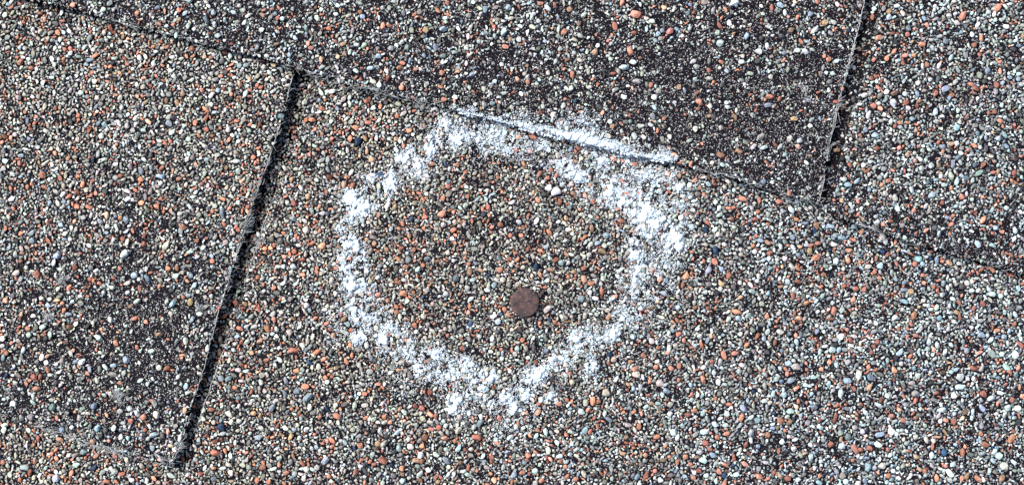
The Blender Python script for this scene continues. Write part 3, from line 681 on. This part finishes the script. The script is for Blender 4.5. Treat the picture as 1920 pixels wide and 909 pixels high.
# fine grit in the gaps
n = 300000
A = rng.uniform(U0 + 3, U1 - 3, n); Bv = rng.uniform(V0 + 3, V1 - 3, n)
ii = (Bv - V0).astype(int); jj = (A - U0).astype(int)
slot = (slotL | slotR)
keep = ~occ[ii, jj] & (rng.random(n) < np.where(slot[ii, jj], 0.35, 0.42 + 0.5 * bare[ii, jj]))
A, Bv, ii, jj = A[keep], Bv[keep], ii[keep], jj[keep]
print('grit', len(A), 'big', (G[:, 2] >= 4.4).sum())
sr = rng.uniform(0.7, 1.55, len(A)) ** 1.4
so = own_l[ii, jj]
sz = course_z(COURSE[so], A, Bv) + 0.15 * sr
scol = np.clip(np.array([0.50, 0.50, 0.495]) * rng.lognormal(-0.1, 0.6, len(A))[:, None] * (1 + rng.normal(0, .06, (len(A), 3))), 0.02, 0.85)
for ki, key in enumerate(KEYS):
    Vs, Fs, Cs = [], [], []; off = 0
    for mask, shp in (((G[:, 2] >= 4.4) & ~solo, BIG), ((G[:, 2] < 4.4) & ~solo, SMALL)):
        m = np.nonzero(mask & (G[:, 3] == ki))[0]
        it = np.stack([G[m, 0], G[m, 1], gzc[m], G[m, 2], gang[m], rng.integers(0, len(shp), len(m)), gtilt[m]], 1)
        a, f, i = scatter_mesh(it, shp)
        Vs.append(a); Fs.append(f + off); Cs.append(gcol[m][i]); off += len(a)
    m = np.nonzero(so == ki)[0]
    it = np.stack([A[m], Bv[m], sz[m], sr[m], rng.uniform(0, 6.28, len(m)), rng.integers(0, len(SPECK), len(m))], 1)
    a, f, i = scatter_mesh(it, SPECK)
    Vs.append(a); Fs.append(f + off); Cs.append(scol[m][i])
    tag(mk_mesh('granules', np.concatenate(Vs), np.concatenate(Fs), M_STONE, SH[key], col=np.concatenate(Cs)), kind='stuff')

# ------------------------------------------------------------------ chalk
cg = chalk[gi, gj]
cm = np.nonzero((rng.random(len(G)) < np.clip(cg * 1.45 - 0.12, 0, 1)) & (cg > 0.08))[0]
rr = G[cm, 2] * rng.uniform(0.55, 1.08, len(cm)) * np.clip(0.6 + 0.5 * cg[cm], 0.6, 1.1)
off = (G[cm, 2] * 0.25)[:, None] * rng.normal(0, 1, (len(cm), 2)) * (rr < G[cm, 2] * 0.9)[:, None]
itc = [np.stack([G[cm, 0] + off[:, 0], G[cm, 1] + off[:, 1], gzc[cm] + G[cm, 2] * 0.42, rr, gang[cm], rng.integers(0, len(SMALL), len(cm)), gtilt[cm]], 1)]
n = 125000
sel = rng.choice(chalk.size, n, p=(np.clip(chalk, 0, 1.3) ** 1.5).ravel() / (np.clip(chalk, 0, 1.3) ** 1.5).sum())
ci, cj = np.unravel_index(sel, chalk.shape)
cu = cj + U0 + rng.random(n); cv = ci + V0 + rng.random(n)
cc = chalk[ci, cj]
r2 = rng.uniform(0.6, 1.35, n) + np.clip(cc - 0.85, 0, .5) * rng.uniform(0, 4.5, n)
keep = rng.random(n) < np.where(cc > .8, 1.0, 0.6)
cu, cv, ci, cj, cc, r2 = [q[keep] for q in (cu, cv, ci, cj, cc, r2)]
zc = course_z(COURSE[OWN[ci, cj]], cu, cv) + np.where(occ[ci, cj], 3.4, 0.6) + np.clip(cc - .8, 0, 1) * 4 * rng.random(len(cc))
big = r2 > 1.9
itc.append(np.stack([cu[big], cv[big], zc[big], r2[big], rng.uniform(0, 6.28, big.sum()), rng.integers(0, len(SMALL), big.sum()), rng.normal(0, .2, big.sum())], 1))
nf = 900
tt = rng.random(nf) * (len(EDGEP) - 1); k0 = tt.astype(int); fr = tt - k0
EP = np.array(EDGEP); ea = EP[k0] * (1 - fr)[:, None] + EP[np.minimum(k0 + 1, len(EP) - 1)] * fr[:, None]
kp = rng.random(nf) < np.clip(1.6 * (vnoise(ea[:, 0], ea[:, 1], 14, 81) - 0.3), 0, 1); ea = ea[kp]
fa = ea[:, 0]
fb = np.interp(fa, [p[0] for p in E1], [p[1] for p in E1]) + rng.uniform(-1, 4.5, len(fa))
itc.append(np.stack([fa, fb, course_z(0, fa, fb) - rng.uniform(0, 9, len(fa)), rng.uniform(1.2, 3.0, len(fa)), rng.uniform(0, 6.28, len(fa)), rng.integers(0, len(SMALL), len(fa)), rng.normal(0, .2, len(fa))], 1))
ita = np.concatenate(itc)
V1_, F1_, _ = scatter_mesh(ita, SMALL)
its = np.stack([cu[~big], cv[~big], zc[~big], r2[~big], rng.uniform(0, 6.28, (~big).sum()), rng.integers(0, len(SPECK), (~big).sum())], 1)
V2_, F2_, _ = scatter_mesh(its, SPECK)
ring = mk_mesh('chalk_ring', np.concatenate([V1_, V2_]), np.concatenate([F1_, F2_ + len(V1_)]), M_CHALK)
tag(ring, 'rough ring of white chalk drawn on the granules around the rusty nail head', 'chalk mark')

# ------------------------------------------------------------------ fibres
def tubes(lines, radius):
    Vs, Fs = [], []; off = 0
    for P in lines:
        P = np.asarray(P, float); n = len(P)
        tan = np.gradient(P, axis=0); tan /= np.linalg.norm(tan, axis=1)[:, None] + 1e-9
        s1 = np.cross(tan, [0, 0, 1.0]); s1 /= np.linalg.norm(s1, axis=1)[:, None] + 1e-9
        s2 = np.cross(s1, tan)
        rad = radius * np.linspace(1.0, 0.55, n)[:, None]
        ringv = [P + rad * (math.cos(a) * s1 + math.sin(a) * s2) for a in (0.5, 2.6, 4.7)]
        Vs.append(np.stack(ringv, 1).reshape(-1, 3))
        b = off + np.arange(n - 1)[:, None] * 3
        for k in range(3):
            k2 = (k + 1) % 3
            Fs.append(np.concatenate([b + k, b + k2, b + k2 + 3, b + k + 3], 1))
        off += 3 * n
    V = np.concatenate(Vs); X, Y, Z = W(V[:, 0], V[:, 1], V[:, 2])
    return np.stack([X, Y, Z], 1), np.concatenate(Fs)


def hair(a, b, ang, length, z0, curl=0.3, lift=2.0, nseg=6):
    P = [(a, b, z0)]; k = rng.normal(0, curl) / nseg; zz = z0
    for s in range(nseg):
        ang += k + rng.normal(0, 0.04)
        a += math.cos(ang) * length / nseg; b += math.sin(ang) * length / nseg
        zz = z0 + lift * math.sin(math.pi * (s + 1) / nseg * 0.8)
        P.append((a, b, zz))
    return P


def edge_hairs(path, course, density, zones, base_len=9, ang_off=0.0):
    Q = resample(path, 2.0, 0, 1); out = []
    tan = np.gradient(Q, axis=0)
    for (a, b), t in zip(Q, tan):
        if not (-40 < a < 1960 and -40 < b < 950): continue
        dd = density; ln = base_len
        for (x, y, r, d2, l2) in zones:
            g = math.exp(-((a - x) ** 2 + (b - y) ** 2) / (r * r))
            dd += d2 * g; ln += l2 * g
        for _ in range(rng.poisson(dd)):
            th = math.atan2(t[1], t[0]) + rng.normal(ang_off, 0.55) + (math.pi if rng.random() < .5 else 0)
            aa, bb = a + rng.normal(0, 2.6), b + rng.normal(0, 2.6)
            z = float(course_z(course, np.array(aa), np.array(bb))) + rng.uniform(-3, 3.5)
            out.append(hair(aa, bb, th, ln * rng.uniform(0.5, 1.6), z))
    return out


def strand(path, course, lo, hi, dz, seed, amp=1.3):
    """the bare glass mat showing as a thin ragged line along a cut edge; broken into pieces"""
    Q = resample(path, 3.0, amp, seed); out = []; cur = []
    for k, (a, b) in enumerate(Q):
        ok = lo <= b <= hi and -50 < a < 1970 and vnoise(np.array(k * 3.0), np.array(seed * 7.0), 26, seed) > 0.33
        if ok: cur.append((a + rng.normal(0, .3), b + rng.normal(0, .3), float(course_z(course, np.array(a), np.array(b))) + dz))
        if (not ok or k == len(Q) - 1) and cur:
            if len(cur) > 3: out.append(cur)
            cur = []
    return out


FR = {}
FR['B'] = edge_hairs(B_R, 0, 0.16, [(1594, 110, 34, .7, 6), (1568, 205, 16, 1.4, 9), (1551, 275, 16, .9, 7), (1545, 340, 20, .5, 5)], 6, 0.6) \
    + edge_hairs(E1, 0, 0.04, [(1500, 365, 36, .7, 7), (1410, 335, 20, .7, 7), (240, 45, 40, .5, 5), (340, 70, 60, .5, 6), (560, 130, 60, .3, 4), (670, 160, 50, .7, 7), (770, 188, 50, .8, 6), (1340, 322, 30, .9, 8)], 11)
FR['Bs'] = strand(B_R, 0, -20, 378, 0.5, 5) + strand([(a - 2.0, b) for a, b in B_R], 0, 60, 300, 1.2, 6)
FR['C'] = edge_hairs(C_B, 0, 0.08, [(1630, 427, 16, 1.4, 10), (1720, 455, 40, .25, 6), (1850, 497, 40, .3, 6)], 9) + edge_hairs(C_L, 0, 0.1, [], 8)
FR['A'] = edge_hairs(A_R, 1, 0.4, [(458, 430, 30, 1.3, 4), (432, 520, 30, 1.0, 5), (500, 303, 40, .6, 3), (336, 835, 22, 1.8, 4), (322, 866, 12, .8, 3)], 7, 0.5) \
    + edge_hairs(A_B, 1, 0.08, [(200, 840, 60, .9, 8), (110, 812, 50, .8, 8), (305, 866, 20, .5, 8)], 10)
FR['As'] = strand(A_R, 1, 140, 872, 0.5, 7) + strand([(a - 1.6, b) for a, b in A_R], 1, 330, 640, 1.0, 9) + strand(A_B, 1, 700, 875, 0.3, 10)
FR['D'] = edge_hairs(D_L, 1, 0.22, [(480, 450, 60, .5, 2)], 7) + edge_hairs(D_B, 1, 0.12, [(360, 876, 16, .6, 4)], 9)
FR['Ds'] = strand(D_L, 1, 380, 800, 0.2, 12)
for key in ('A', 'B', 'C', 'D'):
    V_, F_ = tubes(FR[key], 0.42)
    if key + 's' in FR:
        V2, F2 = tubes(FR[key + 's'], 0.85)
        F_ = np.concatenate([F_, F2 + len(V_)]); V_ = np.concatenate([V_, V2])
    tag(mk_mesh('frayed_fibres', V_, F_, M_FIBRE, SH[key], smooth=True), kind='stuff')


def tuft(a, b, r, n, length, label, course=1, radius=0.42, spread=6.28, ang0=0.0):
    L = []
    for _ in range(n):
        x, y = rng.normal(0, r * .45, 2)
        th = ang0 + rng.uniform(-spread / 2, spread / 2)
        z = float(course_z(course, np.array(a + x), np.array(b + y))) + rng.uniform(3.5, 8)
        ln = length * rng.uniform(.5, 1.3)
        L.append(hair(a + x - math.cos(th) * ln / 2, b + y - math.sin(th) * ln / 2, th, ln, z, 0.6, 2.0))
    V_, F_ = tubes(L, radius)
    o = mk_mesh('fibre_tuft', V_, F_, M_FIBRE, smooth=True)
    tag(o, label, 'fibre tuft', 'loose tufts of glass fibre on the shingles')
    return o


tuft(222, 742, 15, 60, 14, 'fuzzy grey fibre tuft on the left shingle tab near its lower corner')
tuft(118, 523, 9, 40, 13, 'small pale fibre tuft on the left shingle tab near the left side of the photo')
tuft(88, 592, 8, 26, 11, 'faint grey fibre tuft below the small pale tuft on the left tab')
tuft(372, 578, 6, 20, 10, 'tiny smudge of grey fibre on the left tab beside the dark slot', spread=1.2, ang0=1.5)
tuft(300, 860, 5, 9, 30, 'bright bundle of straight glass fibres sticking out at the left tab corner', spread=0.35, ang0=0.72)
tuft(1512, 172, 14, 9, 26, 'few long thin fibres lying on the dark upper tab near the right slot', 0, spread=0.9, ang0=0.45)

# ------------------------------------------------------------------ nail
def lathe(profile, seg, wob=0.0):
    V, F = [], []
    a = np.linspace(0, 2 * math.pi, seg, endpoint=False)
    w = 1 + wob * (np.sin(a * 3 + 1) * .5 + np.sin(a * 7 + 2) * .3 + np.sin(a * 13) * .25)
    for r, z in profile:
        V.append(np.stack([r * w * np.cos(a), r * w * np.sin(a), np.full(seg, z)], 1))
    V = np.concatenate(V)
    for i in range(len(profile) - 1):
        k = np.arange(seg); k2 = (k + 1) % seg
        F.append(np.stack([i * seg + k2, i * seg + k, (i + 1) * seg + k, (i + 1) * seg + k2], 1))
    return V, np.concatenate(F)


nz = float(course_z(1, np.array(984.), np.array(566.)))
nail = bpy.data.objects.new('roofing_nail', None); COL.objects.link(nail)
nX, nY, nZ = W(984.0, 566.0, nz); nail.location = (nX, nY, nZ); nail.empty_display_size = 0.005
nail.rotation_euler = (math.radians(2.0), math.radians(-2.5), 0.4)
tag(nail, 'rusty brown roofing nail driven flush, its flat round head inside the chalk ring', 'nail')
prof = [(0.3, 9.8), (6, 9.8), (10, 9.7), (14, 9.7), (18, 9.6), (22, 9.5), (25.3, 9.2), (26.8, 8.5), (27.3, 7.4), (27.0, 5.6), (26, 4.9), (6, 4.6)]
V_, F_ = lathe(prof, 72, 0.012)
for k in range(len(V_)):
    V_[k, 2] += 0.5 * mnoise.noise(Vector((V_[k, 0] * .11, V_[k, 1] * .11, 1.3)))
V_ = np.concatenate([V_, [[0, 0, 9.85]]])
cap = np.stack([np.arange(72), (np.arange(72) + 1) % 72, np.full(72, len(V_) - 1)], 1)
mk_mesh('head', V_ * K, [F_, cap], M_RUST, nail, smooth=True)
V_, F_ = lathe([(6.2, 4.8), (5.8, 2), (5.8, -90), (5.4, -96), (0.4, -118)], 20)
mk_mesh('shank', V_ * K, F_, M_RUST, nail, smooth=True)

# rusty sliver beside the nail
P = np.array([(1009, 560, nz + 4), (1013, 553, nz + 5), (1017, 546, nz + 6), (1019, 543, nz + 5.4)])
L = []
V_, F_ = tubes([P[:, :3]], 3.0)
V_[:, :] += rng.normal(0, 0.25 * K, V_.shape)
Q = V_
endcaps = np.array([[0, 1, 2], [len(Q) - 1, len(Q) - 2, len(Q) - 3]])
tag(mk_mesh('rust_sliver', Q, [F_, endcaps], M_RUST), 'thin rusty sliver lying at the upper right rim of the nail head', 'metal sliver')


# loose white stones
def pebble(a, b, r, course, label, k, asp=1.0, ang=0.0, group=None):
    Q, F = crystal(2, 900 + k, 16)
    me = bpy.data.meshes.new('white_stone'); me.from_pydata((Q * K * r * np.array([1, asp, 1])).tolist(), [], F.tolist())
    me.materials.append(M_QUARTZ)
    me.polygons.foreach_set('use_smooth', [True] * len(F)); me.update()
    o = bpy.data.objects.new('white_stone', me); COL.objects.link(o)
    z = float(course_z(course, np.array(float(a)), np.array(float(b)))) + 6.5
    o.location = W(a, b, z); o.rotation_euler = (0, 0, ang)
    tag(o, label, 'stone', 'bright white loose stones')
    return o


pebble(1043, 360, 11.5, 1, 'larger of two bright white stones in the upper right inside the chalk ring', 1, .72, .5)
pebble(1028, 353, 7.2, 1, 'smaller of two touching white stones inside the chalk ring', 2, .9)
pebble(1376, 6, 7.8, 0, 'single white stone on the dark upper tab at the top of the photo', 3, .8, .4)
